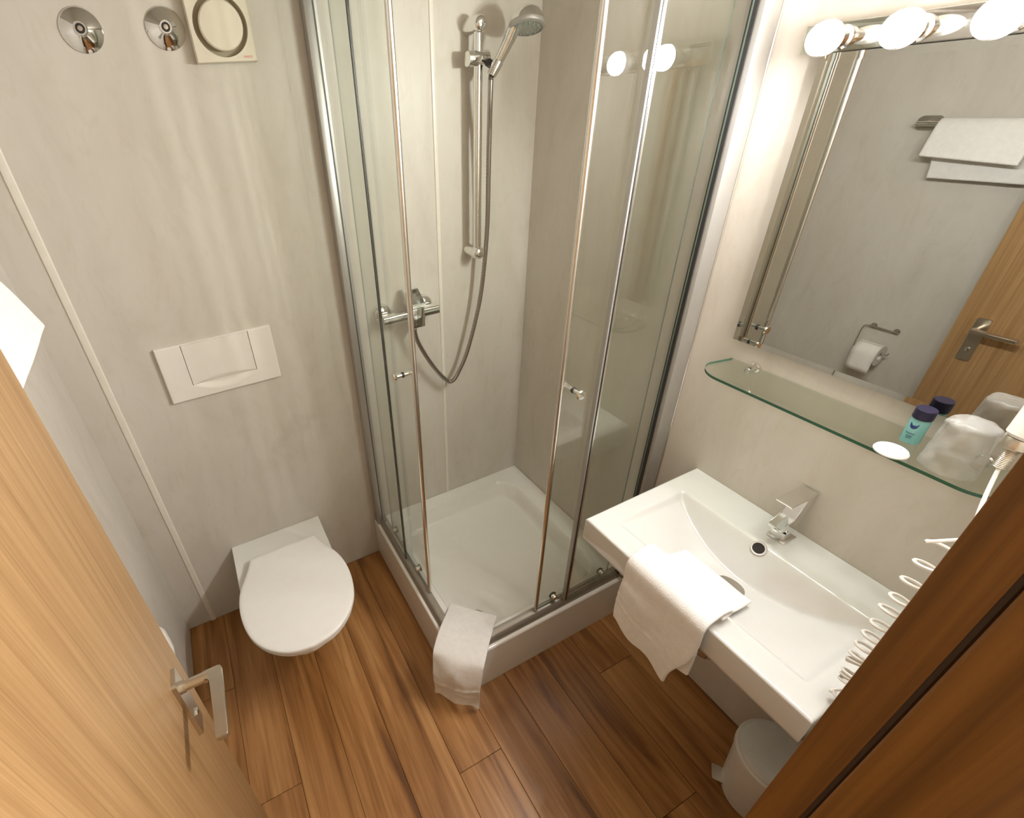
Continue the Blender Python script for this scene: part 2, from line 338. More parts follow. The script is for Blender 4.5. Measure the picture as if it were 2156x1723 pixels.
obj('tray_basin', bm, 'acrylic', tray, ang=60)
bm = BM(); lip = 0.020
box(bm, (XT, YT, 0.001), (XT+0.012, -0.001, HT-0.007)); box(bm, (XT+0.012, YT, 0.001), (W-0.001, YT+0.012, HT-0.007)); obj('apron', bm, 'acrylic', tray, smooth=False)
bm = LA([(0.0, 0.010), (0.030, 0.009), (0.040, 0.006), (0.043, 0.0)], (1.072, -0.618, tray_z(1.072, -0.618)), (0, 0, 1), 32, False); obj('drain_cover', bm, 'chrome', tray)

# ================================================================== shower enclosure
enc = thing('shower_enclosure', (XT+0.02, YT+0.02, HT), 'corner shower enclosure with aluminium frame and sliding clear glass doors', 'shower enclosure')
TOP = 2.135
RAIL = [(0.0, 0.0), (0.0, 0.006), (0.003, 0.014), (0.008, 0.021), (0.015, 0.0265), (0.022, 0.029), (0.034, 0.029), (0.034, 0.0)]
rx0, ry0 = XT+0.013, YT+0.013
def rails(name, z, flip):
    bm = BM(); ra, rb, rc = [], [], []
    for a, b in RAIL:
        zz = z-b if flip else z+b
        ra.append(bm.verts.new((rx0+a, -0.002, zz))); rb.append(bm.verts.new((rx0+a, ry0+a, zz))); rc.append(bm.verts.new((W-0.002, ry0+a, zz)))
    n = len(RAIL)
    for A, C_ in ((ra, rb), (rb, rc)):
        for k in range(n): bm.faces.new((A[k], A[(k+1) % n], C_[(k+1) % n], C_[k]))
    bm.faces.new(ra); bm.faces.new(rc)
    return obj(name, bm, 'rail', enc)
rails('bottom_rail', HT, False); rails('top_rail', TOP+0.03, True)
# wall posts
lp = obj('wall_post', B((XT+0.003, -0.040, HT+0.001), (XT+0.026, -0.001, TOP), 0.0015, 2), 'post', enc)
obj('glazing_gasket', B((XT+0.0262, -0.038, HT+0.030), (XT+0.0300, -0.004, TOP)), 'dark', lp)
obj('glazing_channel', B((XT+0.0302, -0.038, HT+0.030), (XT+0.040, -0.002, TOP), 0.001, 1), 'post', lp)
rp = obj('wall_post', B((1.628, -0.789, HT+0.030), (W-0.0075, -0.769, TOP), 0.0015, 2), 'post', enc)
obj('post_foot', B((1.645, -0.781, HT), (W-0.0085, -0.771, HT+0.031)), 'satin', rp)
obj('glazing_gasket', B((1.6245, -0.776, HT+0.03), (1.6278, -0.760, TOP)), 'dark', rp)
obj('wall_bead', B((W-0.0072, -0.790, HT), (W-0.0005, -0.775, TOP), 0.001, 1), 'alu', rp)
# glass
def pane(name, lo, hi, parent, ax):
    bm = B(lo, hi); bm.faces.ensure_lookup_table()
    for f in bm.faces:
        f.normal_update(); n = f.normal
        f.material_index = 0 if abs(n['xyz'.index(ax)]) > 0.5 else 1
    return obj(name, bm, None, parent, smooth=False, mats=['glass', 'glass_edge'])
zb, zt = HT+0.030, TOP
GL, GD = 0.918, 0.934            # fixed glass and sliding glass on the left side
f1 = pane('fixed_pane', (GL-0.002, -0.300, zb), (GL+0.002, -0.036, zt), enc, 'x')
obj('edge_seal', B((GL-0.003, -0.3045, zb), (GL+0.004, -0.2995, zt)), 'dark', f1)
obj('edge_profile', B((GL-0.0025, -0.312, zb), (GL+0.0045, -0.3047, zt), 0.001, 1), 'glass', f1)
d1 = pane('sliding_door', (GD-0.002, -0.488, zb+0.006), (GD+0.002, -0.125, zt-0.01), enc, 'x')
obj('door_profile', CY((GD, -0.492, zb+0.004), (GD, -0.492, zt-0.01), 0.0078, 16), 'alu', d1)
GR, GE = -0.766, -0.750
f2 = pane('fixed_pane', (1.372, GR-0.002, zb), (1.624, GR+0.002, zt), enc, 'y')
obj('edge_seal', B((1.3685, GR-0.003, zb), (1.3715, GR+0.004, zt)), 'dark', f2)
obj('edge_profile', B((1.3716, GR-0.0035, zb), (1.3775, GR-0.0021, zt), 0.0004, 1), 'alu', f2)
obj('seal_fin', B((1.362, GR-0.002, zb), (1.3683, GR+0.012, zt), 0.0008, 1), 'post', f2)
d2 = pane('sliding_door', (1.246, GE-0.002, zb+0.006), (1.588, GE+0.002, zt-0.01), enc, 'y')
obj('door_profile', CY((1.243, GE, zb+0.004), (1.243, GE, zt-0.01), 0.0078, 16), 'alu', d2)
def knob(c, ax, parent):
    prof = [(0.0, -0.030), (0.0105, -0.0295), (0.0125, -0.0265), (0.0115, -0.023), (0.0065, -0.019), (0.0058, -0.004), (0.0058, 0.004), (0.0058, 0.024), (0.0075, 0.027), (0.008, 0.030), (0.0065, 0.0325), (0, 0.033)]
    prof = [(a*1.18, b*1.12) for a, b in prof]
    k = obj('door_knob', LA(prof, c, ax, 24, False), 'chrome', parent)
    obj('washer', LA([(0.0085, -0.0035), (0.009, 0.0), (0.0085, 0.0035)], c, ax, 20), 'dark', k)
knob((GD, -0.402, 1.176), (1, 0, 0), d1); knob((1.290, GE, 1.186), (0, 1, 0), d2)
def roller(c, ax, parent):
    a = Vector(ax)
    r = obj('roller', LA([(0.0, -0.012), (0.010, -0.011), (0.012, -0.006), (0.012, 0.010), (0.010, 0.012), (0, 0.012)], c, ax, 18, False), 'chrome', parent)
    obj('roller_tyre', LA([(0.0135, 0.003), (0.015, 0.005), (0.015, 0.008), (0.0135, 0.010)], c, ax, 18), 'dark', r)
for y in (-0.158, -0.392): roller((GD, y, zb+0.028), (1, 0, 0), d1)
for x in (1.325, 1.555): roller((x, GE, zb+0.028), (0, 1, 0), d2)
# ================================================================== shower fittings on the back wall
sr = thing('shower_rail', (1.411, 0, 1.39), 'vertical chrome shower rail with two round wall mounts', 'shower rail')
obj('rail_bar', CY((1.411, -0.062, 1.385), (1.411, -0.062, 2.055), 0.0142, 28), 'chrome', sr)
for z in (2.066, 1.394):
    obj('wall_mount', LA([(0.023, 0.0), (0.023, 0.066), (0.0215, 0.077), (0.017, 0.084), (0.009, 0.0875), (0.0, 0.088)], (1.411, -0.001, z), (0, -1, 0), 32), 'chrome', sr)
sl = obj('slider', CY((1.370, -0.064, 1.982), (1.444, -0.064, 1.982), 0.0205, 28, bev=0.003), 'chrome', sr)
ax = Vector((0.52, -0.16, 0.86)).normalized(); hc = Vector((1.441, -0.112, 1.955))
obj('handset_holder', LA([(0.0135, -0.024), (0.0145, -0.020), (0.0165, 0.016), (0.015, 0.018), (0.0, 0.018)], hc, ax, 24), 'chrome', sl)
obj('holder_arm', CY((1.436, -0.066, 1.976), (1.440, -0.108, 1.957), 0.0115, 20), 'dark', sl)
hs = thing('hand_shower', hc, 'chrome hand shower with round head resting in the rail holder', 'hand shower')
hd = Vector((1.506, -0.172, 2.052)); st = hc+ax*0.012
nrm = Vector((-0.20, -0.26, -0.94)).normalized()
he = hd-nrm*0.016+Vector((-0.026, 0.012, -0.002)); pth = smooth_path([st, st+(he-st)*0.35+Vector((0.002, 0, -0.002)), st+(he-st)*0.7+Vector((0.002, 0, -0.002)), he], 6); n = len(pth)
obj('handle', TU(pth, lambda i: lerp(0.0135, 0.0200, i/(n-1)), 20), 'chrome', hs)
head = obj('head', LA([(0.0, -0.044), (0.017, -0.041), (0.034, -0.030), (0.046, -0.013), (0.0510, 0.0), (0.0, 0.0)], hd, nrm, 36, False), 'chrome', hs)
obj('head_ring', LA([(0.0510, 0.0), (0.0520, 0.004), (0.0505, 0.010), (0.044, 0.013), (0.044, 0.0)], hd, nrm, 36, False), 'post', head)
obj('spray_face', LA([(0.044, 0.010), (0.030, 0.0135), (0.0, 0.014)], hd, nrm, 36, False), 'spray', head)
hx, hy, _ = frame_for(nrm)
for ring, cnt in ((0.034, 14), (0.022, 9)):
    for k in range(cnt):
        a = 2*PI*k/cnt; c = hd+(hx*math.cos(a)+hy*math.sin(a))*ring
        obj('nozzle', LA([(0.0022, 0.010), (0.0018, 0.0165), (0.0, 0.0165)], c, nrm, 8, False), 'spray', head)
hp_ = [hc-ax*0.022, (1.428, -0.108, 1.925), (1.432, -0.100, 1.86), (1.441, -0.085, 1.782), (1.447, -0.075, 1.64), (1.449, -0.07, 1.487), (1.440, -0.066, 1.331), (1.419, -0.064, 1.183), (1.370, -0.062, 1.006), (1.327, -0.060, 0.915), (1.293, -0.060, 0.878), (1.255, -0.062, 0.905), (1.195, -0.066, 0.996), (1.145, -0.069, 1.10), (1.131, -0.071, 1.16)]
hp2 = smooth_path(hp_, 26)
tag(obj('shower_hose', TU(hp2, lambda i: 0.0088 if i % 2 else 0.0074, 12), 'hose', ang=80), 'ribbed metal shower hose hanging in a loop on the back wall', 'hose')
mx = thing('shower_mixer', (1.12, 0, 1.22), 'chrome wall mixer tap in the shower with angular lever', 'shower mixer')
for x in (1.030, 1.203):
    e = obj('escutcheon', LA([(0.038, 0.0), (0.038, 0.005), (0.035, 0.017), (0.027, 0.026), (0.018, 0.030), (0.018, 0.045), (0.0, 0.045)], (x, -0.001, 1.222), (0, -1, 0), 32), 'chrome', mx)
bm = prism(BM(), rrect(0.036, 0.034, 0.008), lambda a, b: (1.012, -0.064+a, 1.216+b), lambda a, b: (1.236, -0.064+a, 1.216+b)); obj('mixer_body', bm, 'chrome', mx)
obj('centre_block', B((1.116, -0.100, 1.172), (1.166, -0.036, 1.246), 0.003, 2), 'chrome', mx)
bm = prism(BM(), [(-0.104, 1.249), (-0.100, 1.262), (-0.045, 1.302), (-0.016, 1.302), (-0.034, 1.249)], lambda a, b: (1.112, a, b), lambda a, b: (1.170, a, b))
bmesh.ops.bevel(bm, geom=list(bm.edges), offset=0.002, segments=2, affect='EDGES'); obj('lever', bm, 'chrome', mx)
obj('hose_outlet', LA([(0.0125, 0.0), (0.0125, 0.012), (0.010, 0.016), (0.0095, 0.030), (0, 0.030)], (1.1335, -0.071, 1.178), (0, 0, -1), 20), 'chrome', mx)

# ================================================================== toilet
TCX = 0.455
LIDX = 0.461
HALF = [(0.131, -0.132), (0.136, -0.152), (0.147, -0.182), (0.163, -0.217), (0.182, -0.255), (0.196, -0.302), (0.2015, -0.358), (0.196, -0.425), (0.176, -0.490), (0.137, -0.544), (0.076, -0.585), (0.0, -0.600)]
def lid_outline(s=1.0):
    hf = [(v.x, v.y) for v in smooth_path([(a, b, 0) for a, b in HALF], 5)]; hf[-1] = (0.0, -0.600)
    pts = [(-x, y) for x, y in hf]+[(x, y) for x, y in reversed(hf[:-1])]
    return [(LIDX+x*s, -0.366+(y+0.366)*s) for x, y in pts]
def loft(bm, loops, cap0=True, cap1=True):
    R = [[bm.verts.new(p) for p in lp_] for lp_ in loops]; n = len(R[0])
    for a, b in zip(R[:-1], R[1:]):
        for k in range(n): bm.faces.new((a[k], a[(k+1) % n], b[(k+1) % n], b[k]))
    if cap0: bm.faces.new(R[0])
    if cap1: bm.faces.new(R[-1])
    return bm
wc = thing('wall_hung_toilet', (TCX, -0.25, 0.36), 'white wall-hung toilet with closed lid in the left corner', 'toilet')
# rectangular back block + bowl
def bowl_outline(hw, fy, by, n=24, rect=0.6):
    pts = []; wy = lerp(by, fy, 0.40)
    pts += [(-hw, by), (-hw, lerp(by, wy, 0.33)), (-hw, lerp(by, wy, 0.66)), (-hw, wy)]
    for k in range(1, n):
        a = PI+PI*k/n; pts.append((hw*math.cos(a), wy+(wy-fy)*math.sin(a)))
    pts += [(hw, wy), (hw, lerp(by, wy, 0.66)), (hw, lerp(by, wy, 0.33)), (hw, by)]
    return [(TCX+x, y) for x, y in pts]
lv = [(0.366, 0.184, -0.572), (0.360, 0.187, -0.578), (0.335, 0.187, -0.575), (0.30, 0.182, -0.555), (0.25, 0.163, -0.49), (0.19, 0.140, -0.41), (0.13, 0.122, -0.345), (0.07, 0.112, -0.32), (0.055, 0.10, -0.30)]
bm = loft(BM(), [[(x, y, z) for x, y in bowl_outline(hw, fy, -0.001)] for z, hw, fy in lv]); obj('bowl', bm, 'ceramic', wc, ang=40)
def ring_loops(s_z): return [[(x, y, z) for x, y in lid_outline(s)] for s, z in s_z]
bm = loft(BM(), ring_loops([(0.965, 0.367), (0.975, 0.369), (0.975, 0.380), (0.96, 0.382)])); obj('seat', bm, 'lid', wc, ang=40)
bm = loft(BM(), ring_loops([(0.975, 0.3825), (0.995, 0.3845), (1.0, 0.389), (1.0, 0.397), (0.996, 0.4005), (0.985, 0.4025), (0.93, 0.404)])); obj('lid', bm, 'lid', wc, ang=40)
for sx in (-0.085, 0.085):
    obj('lid_hinge', LA([(0.011, 0), (0.012, 0.004), (0.012, 0.014), (0.010, 0.0155), (0, 0.0155)], (LIDX+sx, -0.146, 0.366), (0, 0, 1), 20), 'lid', wc)

# ================================================================== flush plate
fp = thing('flush_plate', (0.4435, 0, 1.178), 'white rectangular flush plate with one wide button above the toilet', 'flush plate')
X0, X1, Z0, Z1 = 0.262, 0.625, 1.079, 1.277; bx0, bx1, bz0 = 0.340, 0.550, 1.128
def plate_y(x, z):
    y = -0.014; e = min(x-X0, X1-x, z-Z0, Z1-z)
    if e < 0.004: y += 0.004*(1-math.sqrt(max(0, 1-((0.004-e)/0.004)**2)))
    u = (x-(bx0+bx1)/2)/((bx1-bx0)/2)
    if abs(u) < 1:
        zl = bz0-0.034*(1-u*u)
        if zl < z < bz0+0.002: y += 0.0085*sstep(zl, zl+0.026, z)
    if bx0-0.0006 < x < bx1+0.0006 and bz0+0.002 <= z < Z1-0.003: y += 0.0085
    return y
xs = sorted(set([X0, X0+0.001, X0+0.0025, X0+0.004, X1, X1-0.001, X1-0.0025, X1-0.004, bx0-0.0008, bx0-0.0005, bx1+0.0005, bx1+0.0008]+[lerp(X0+0.006, X1-0.006, i/90) for i in range(91)]))
zs = sorted(set([Z0, Z0+0.001, Z0+0.0025, Z0+0.004, Z1, Z1-0.001, Z1-0.0025, Z1-0.0031, Z1-0.0029, bz0+0.0019, bz0+0.0021]+[lerp(Z0+0.006, bz0, i/34) for i in range(35)]+[lerp(bz0+0.004, Z1-0.005, i/12) for i in range(13)]))
bm = BM(); V = [[bm.verts.new((x, plate_y(x, z), z)) for z in zs] for x in xs]
for i in range(len(xs)-1):
    for j in range(len(zs)-1): bm.faces.new((V[i][j], V[i+1][j], V[i+1][j+1], V[i][j+1]))
box(bm, (X0+0.0005, -0.0105, Z0+0.0005), (X1-0.0005, -0.0005, Z1-0.0005)); 
bmesh.ops.delete(bm, geom=[f for f in bm.faces if all(abs(v.co.y+0.0105) < 1e-6 for v in f.verts)], context='FACES'); obj('plate', bm, 'plastic', fp, ang=30)
bm = BM(); nb = 30
def but(x, z, off): 
    u = (x-(bx0+bx1)/2)/((bx1-bx0)/2); k = sstep(0.55, 0.0, (z-bz0)/(Z1-bz0))
    zz = bz0+0.0005+0.017*(1-u*u)
    return -0.0150+(0.0080*(1-(z-bz0)/(zz-bz0)) if z < zz else 0.0)
F = [[bm.verts.new((x, but(x, z, 0), z)) for z in [lerp(bz0+0.0005, Z1-0.0035, j/40) for j in range(41)]] for x in [lerp(bx0+0.0012, bx1-0.0012, i/nb) for i in range(nb+1)]]
for i in range(nb):
    for j in range(40): bm.faces.new((F[i][j], F[i+1][j], F[i+1][j+1], F[i][j+1]))
bd = [e for e in bm.edges if e.is_boundary]; ex = bmesh.ops.extrude_edge_only(bm, edges=bd)
for v in [g for g in ex['geom'] if isinstance(g, bmesh.types.BMVert)]: v.co.y = -0.0062
obj('button', bm, 'plastic', fp, ang=30)
# ================================================================== wall rosettes
for x, lab in ((0.366, 'leftmost chrome wall rosette with capped centre high on the back wall'), (0.5485, 'chrome wall rosette with capped centre right beside the fan')):
    t = thing('wall_rosette', (x, 0, 2.075), lab, 'rosette', 'chrome rosettes high on the back wall')
    obj('disc', LA([(0.0445, 0.0), (0.0445, 0.0025), (0.041, 0.006), (0.032, 0.0125), (0.022, 0.0185), (0.0155, 0.022), (0.0145, 0.0245), (0.0145, 0.031), (0.013, 0.0325), (0.010, 0.0325), (0.010, 0.028), (0.0, 0.028)], (x, -0.0005, 2.075), (0, -1, 0), 48, False), 'chrome', t)
    obj('plug_ring', LA([(0.0098, 0.029), (0.0095, 0.0315), (0.0058, 0.0315), (0.0055, 0.029)], (x, -0.0005, 2.075), (0, -1, 0), 24, False), 'dark', t)
    obj('plug', LA([(0.0056, 0.029), (0.0052, 0.032), (0.0, 0.0325)], (x, -0.0005, 2.075), (0, -1, 0), 20, False), 'nickel', t)
# ================================================================== fan
fan = thing('extractor_fan', (0.677, 0, 2.075), 'cream square extractor fan with round cover near the top of the wall', 'fan')
fx, fz, fs = 0.677, 2.076, 0.0755
bm = BM(); ro = 0.0650; nn = 48
outer = []; inner = []
def sqpt(a):
    c, s = math.cos(a), math.sin(a); m = max(abs(c), abs(s)); return fs*c/m, fs*s/m
lps = []
for (kind, r, y) in (('sq', 1.0, -0.001), ('sq', 1.0, -0.026), ('sq', 0.975, -0.030), ('c', ro, -0.030), ('c', ro-0.001, -0.010), ('c', 0.02, -0.010)):
    lp_ = []
    for k in range(nn):
        a = 2*PI*(k+0.0)/nn
        if kind == 'sq': px, pz = sqpt(a); px *= r; pz *= r
        else: px, pz = r*math.cos(a), r*math.sin(a)
        lp_.append((fx+px, y, fz+pz))
    lps.append(lp_)
loft(bm, lps, False, True); obj('housing', bm, 'cream', fan, ang=30)
dsc = obj('cover_disc', LA([(0.049, 0.012), (0.0515, 0.018), (0.0530, 0.031), (0.0522, 0.037), (0.0495, 0.0395), (0.0, 0.0405)], (fx, 0, fz), (0, -1, 0), 48), 'cream', fan)
obj('gap_ring', LA([(0.045, 0.0108), (0.0638, 0.0108)], (fx, 0, fz), (0, -1, 0), 48, False), 'groove', fan)
cu = bpy.data.curves.new('fan_logo', 'FONT'); cu.body = 'MAICO'; cu.size = 0.0072; cu.extrude = 0.0001; cu.align_x = 'CENTER'
tmp = bpy.data.objects.new('tmp', cu); COL.objects.link(tmp)
dg = bpy.context.evaluated_depsgraph_get(); me = bpy.data.meshes.new_from_object(tmp.evaluated_get(dg)); bpy.data.objects.remove(tmp)
me.transform(Matrix.Translation((0.7295, -0.0303, 2.0085)) @ Matrix.Rotation(PI/2, 4, 'X')); me.materials.clear(); me.materials.append(MT['red'])
lg = bpy.data.objects.new('maker_mark', me); COL.objects.link(lg); lg.parent = fan; lg.matrix_parent_inverse = Matrix.Translation(-fan.location); lg['label'] = 'tiny red lettering'

# ================================================================== washbasin
bs = thing('washbasin', (W-0.22, -1.195, 0.77), 'white rectangular ceramic washbasin under the glass shelf', 'washbasin')
BX0, BX1, BY0, BY1, BZ = 1.249, W-0.0005, -1.491, -0.900, 0.855
ix0, ix1, iy0, iy1 = 1.312, 1.570, -1.448, -0.948
def basin_z(x, y):
    z = BZ; e = min(x-BX0, y-BY0, BY1-y)
    if e < 0.007: z -= 0.007*(1-math.sqrt(max(0, 1-((0.007-e)/0.007)**2)))
    if ix0 < x < ix1 and iy0 < y < iy1:
        s = 2*(y-iy0)/(iy1-iy0)-1; q = 1-s*s
        xc = ix1-0.004-0.062*q; D = 0.006+0.078*q**0.85
        if x < xc: d = lerp(0.010, D, ((x-ix0)/(xc-ix0))**0.9)
        else: d = D*(ix1-x)/(ix1-xc)
        ed = min(x-ix0, y-iy0, iy1-y); d *= sstep(0.0, 0.016, ed); z -= d
    return z
nx, ny = 120, 150
ex = [0, 0.0008, 0.002, 0.004, 0.007]
xs = sorted(set([BX0+t for t in ex]+[lerp(BX0+0.01, BX1, i/nx) for i in range(nx+1)])); ys = sorted(set([BY0+t for t in ex]+[BY1-t for t in ex]+[lerp(BY0+0.01, BY1-0.01, i/ny) for i in range(ny+1)]))
Z = [[basin_z(x, y) for y in ys] for x in xs]
for it in range(3):                                     # soften the creases inside the bowl
    Z2 = [r[:] for r in Z]
    for i in range(1, len(xs)-1):
        for j in range(1, len(ys)-1):
            if BX0+0.03 < xs[i] < 1.62 and BY0+0.02 < ys[j] < BY1-0.02: Z2[i][j] = (Z[i][j]*2+Z[i-1][j]+Z[i+1][j]+Z[i][j-1]+Z[i][j+1])/6
    Z = Z2
bm = BM(); V = [[bm.verts.new((xs[i], ys[j], Z[i][j])) for j in range(len(ys))] for i in range(len(xs))]
for i in range(len(xs)-1):
    for j in range(len(ys)-1): bm.faces.new((V[i][j], V[i+1][j], V[i+1][j+1], V[i][j+1]))
bd = [e for e in bm.edges if e.is_boundary]
for (ins, zz) in ((0.0, 0.785), (0.001, 0.776), (0.006, 0.7715), (0.03, 0.7705)):
    exg = bmesh.ops.extrude_edge_only(bm, edges=bd); nvs = [g for g in exg['geom'] if isinstance(g, bmesh.types.BMVert)]
    for v in nvs:
        v.co.z = zz
        v.co.x = min(max(v.co.x, BX0+ins), BX1); v.co.y = min(max(v.co.y, BY0+ins), BY1-ins)
    bd = [g for g in exg['geom'] if isinstance(g, bmesh.types.BMEdge) and g.is_boundary]
bmesh.ops.holes_fill(bm, edges=bd, sides=0)
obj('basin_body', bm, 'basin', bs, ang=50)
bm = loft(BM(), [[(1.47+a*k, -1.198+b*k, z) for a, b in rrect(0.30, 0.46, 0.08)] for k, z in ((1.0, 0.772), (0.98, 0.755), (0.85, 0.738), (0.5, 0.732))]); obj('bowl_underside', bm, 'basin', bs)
dx, dy = 1.446, -1.207; sl_ = (basin_z(dx+0.01, dy)-basin_z(dx-0.02, dy))/0.03
nd = Vector((-sl_, 0, 1)).normalized()
obj('waste_plug', LA([(0.0, 0.006), (0.026, 0.0055), (0.031, 0.004), (0.033, 0.0)], (dx, dy, basin_z(dx, dy)+0.003), nd, 36, False), 'satin', bs)
no = Vector((-0.80, 0, 0.60)); oc = Vector((1.562, -1.186, 0)); oc.z = basin_z(oc.x, oc.y)+0.002
ov = obj('overflow_ring', LA([(0.0185, 0.0), (0.0185, 0.002), (0.0175, 0.0035), (0.0140, 0.0035), (0.0130, 0.001)], oc, no, 32, False), 'chrome', bs)
obj('overflow_hole', LA([(0.0, 0.0012), (0.0132, 0.0012)], oc, no, 24, False), 'dark', ov)
# tap
tp = thing('basin_tap', (1.639, -1.19, BZ), 'square chrome basin tap with flat lever on the washbasin rim', 'tap')
obj('base_plate', B((1.613, -1.2135, BZ), (1.664, -1.1665, BZ+0.006), 0.002, 2), 'chrome', tp)
bm = prism(BM(), [(1.652, BZ+0.006), (1.620, BZ+0.006), (1.624, BZ+0.045), (1.590, BZ+0.049), (1.587, BZ+0.061), (1.630, BZ+0.074), (1.655, BZ+0.1335), (1.684, BZ+0.1335)], lambda a, b: (a, -1.205, b), lambda a, b: (a, -1.171, b))
bmesh.ops.bevel(bm, geom=list(bm.edges), offset=0.0012, segments=2, affect='EDGES'); obj('tap_body', bm, 'chrome', tp)
bm = prism(BM(), [(1.582, BZ+0.1415), (1.582, BZ+0.1375), (1.655, BZ+0.1342), (1.6865, BZ+0.1342), (1.6865, BZ+0.1415)], lambda a, b: (a, -1.206, b), lambda a, b: (a, -1.168, b))
bmesh.ops.bevel(bm, geom=list(bm.edges), offset=0.0010, segments=2, affect='EDGES'); obj('lever', bm, 'chrome', tp)
obj('aerator', CY((1.604, -1.188, BZ+0.050), (1.604, -1.188, BZ+0.041), 0.0105, 20), 'chrome', tp)
# trap under the basin
tr = thing('bottle_trap', (1.49, -1.20, 0.44), 'chrome bottle trap under the washbasin', 'trap')
obj('trap_cup', LA([(0.0, 0.0), (0.020, 0.002), (0.030, 0.010), (0.033, 0.022), (0.033, 0.075), (0.028, 0.082), (0.0165, 0.086), (0.0165, 0.30), (0, 0.30)], (1.50, -1.19, 0.435), (0, 0, 1), 32, False), 'chrome', tr)
obj('outlet_pipe', TU(smooth_path([(1.52, -1.19, 0.50), (1.58, -1.19, 0.50), (W-0.02, -1.19, 0.50)], 4), 0.016, 16), 'chrome', tr)
obj('wall_flange', LA([(0.034, 0), (0.034, 0.003), (0.028, 0.008), (0.017, 0.010)], (W-0.0005, -1.19, 0.50), (-1, 0, 0), 32, False), 'chrome', tr)

# ================================================================== mirror
MX = W-0.020; my0, my1, mz0, mz1 = -1.50, -0.902, 1.302, 1.910; bv = 0.013; dp = 0.0008
mr = thing('wall_mirror', (W-0.01, (my0+my1)/2, mz0), 'large rectangular wall mirror above the glass shelf', 'mirror')
bm = BM(); cr = ((my0, mz0), (my1, mz0), (my1, mz1), (my0, mz1))
o_ = [bm.verts.new((MX-dp, y, z)) for y, z in cr]; k_ = [bm.verts.new((MX+0.006, y, z)) for y, z in cr]
i_ = [bm.verts.new((MX, y, z)) for y, z in ((my0+bv, mz0+bv), (my1-bv, mz0+bv), (my1-bv, mz1-bv), (my0+bv, mz1-bv))]
bm.faces.new(i_); bm.faces.new(k_)
for k in range(4):
    bm.faces.new((o_[k], o_[(k+1) % 4], i_[(k+1) % 4], i_[k])); f = bm.faces.new((o_[k], o_[(k+1) % 4], k_[(k+1) % 4], k_[k])); f.material_index = 1
obj('mirror_glass', bm, None, mr, smooth=False, mats=['mirror', 'glass_edge'])
obj('backing_board', B((MX+0.0068, my0+0.03, mz0+0.03), (W-0.0005, my1-0.03, mz1-0.01)), 'strip', mr, smooth=False)
# ================================================================== vanity light
vl = thing('vanity_light', (W, -1.165, 1.934), 'chrome light bar with glowing globe bulbs above the mirror', 'light')
by0, by1 = -1.465, -0.866
obj('light_bar', B((W-0.034, by0, 1.9115), (W-0.0005, by1, 1.9575), 0.002, 2), 'chrome', vl)
for i in range(5):
    y = -0.936-0.1155*i; z = 1.9325
    obj('socket', LA([(0.0205, 0.0), (0.0205, 0.006), (0.0165, 0.010), (0.0155, 0.024), (0.0, 0.024)], (W-0.034, y, z), (-1, 0, 0), 28), 'chrome', vl)
    pr = [(0.0282*math.sin(a), 0.054-0.0282*math.cos(a)) for a in [math.radians(112+68*k/12) for k in range(13)]]; pr[-1] = (0.0, pr[-1][1])
    gb = obj('globe_bulb', LA(pr, (W-0.034, y, z), (-1, 0, 0), 32, False), 'bulb', vl)
    pr = [(0.0125, 0.024), (0.0165, 0.030)]+[(0.0282*math.sin(a), 0.054-0.0282*math.cos(a)) for a in [math.radians(35+77*k/10) for k in range(11)]]
    obj('bulb_base', LA(pr, (W-0.034, y, z), (-1, 0, 0), 32, False), 'bulbbase', gb)
# ================================================================== glass shelf
sh = thing('glass_shelf', (W-0.06, -1.19, 1.236), 'clear glass shelf with rounded ends below the mirror', 'shelf')
SY0, SY1, SX0, SZ = -1.478, -0.892, 1.557, 1.236
pts = [(W-0.004, SY1-0.015)]
for k in range(13):
    a = math.radians(95+85*k/12); pts.append((1.6215+0.064*math.cos(a), SY1-0.068+0.064*math.sin(a)+0.004))
for k in range(13):
    a = math.radians(180+85*k/12); pts.append((1.6215+0.064*math.cos(a), SY0+0.068+0.064*math.sin(a)-0.004))
pts.append((W-0.004, SY0+0.015))
bm = prism(BM(), pts, lambda a, b: (a, b, SZ), lambda a, b: (a, b, SZ+0.007))
bmesh.ops.recalc_face_normals(bm, faces=bm.faces)
for f in bm.faces: f.normal_update(); f.material_index = 0 if abs(f.normal.z) > 0.5 or f.normal.x > 0.8 else 1
obj('glass_plate', bm, None, sh, smooth=False, mats=['shelf', 'shelf_edge'])
for y in (-0.968, -1.405):
    pg = obj('shelf_peg', LA([(0.0125, 0), (0.0125, 0.004), (0.0095, 0.006), (0.0085, 0.030), (0.0065, 0.034), (0, 0.0345)], (W-0.0005, y, 1.2405), (-1, 0, 0), 24, False), 'chrome', sh)
ST = SZ+0.0072
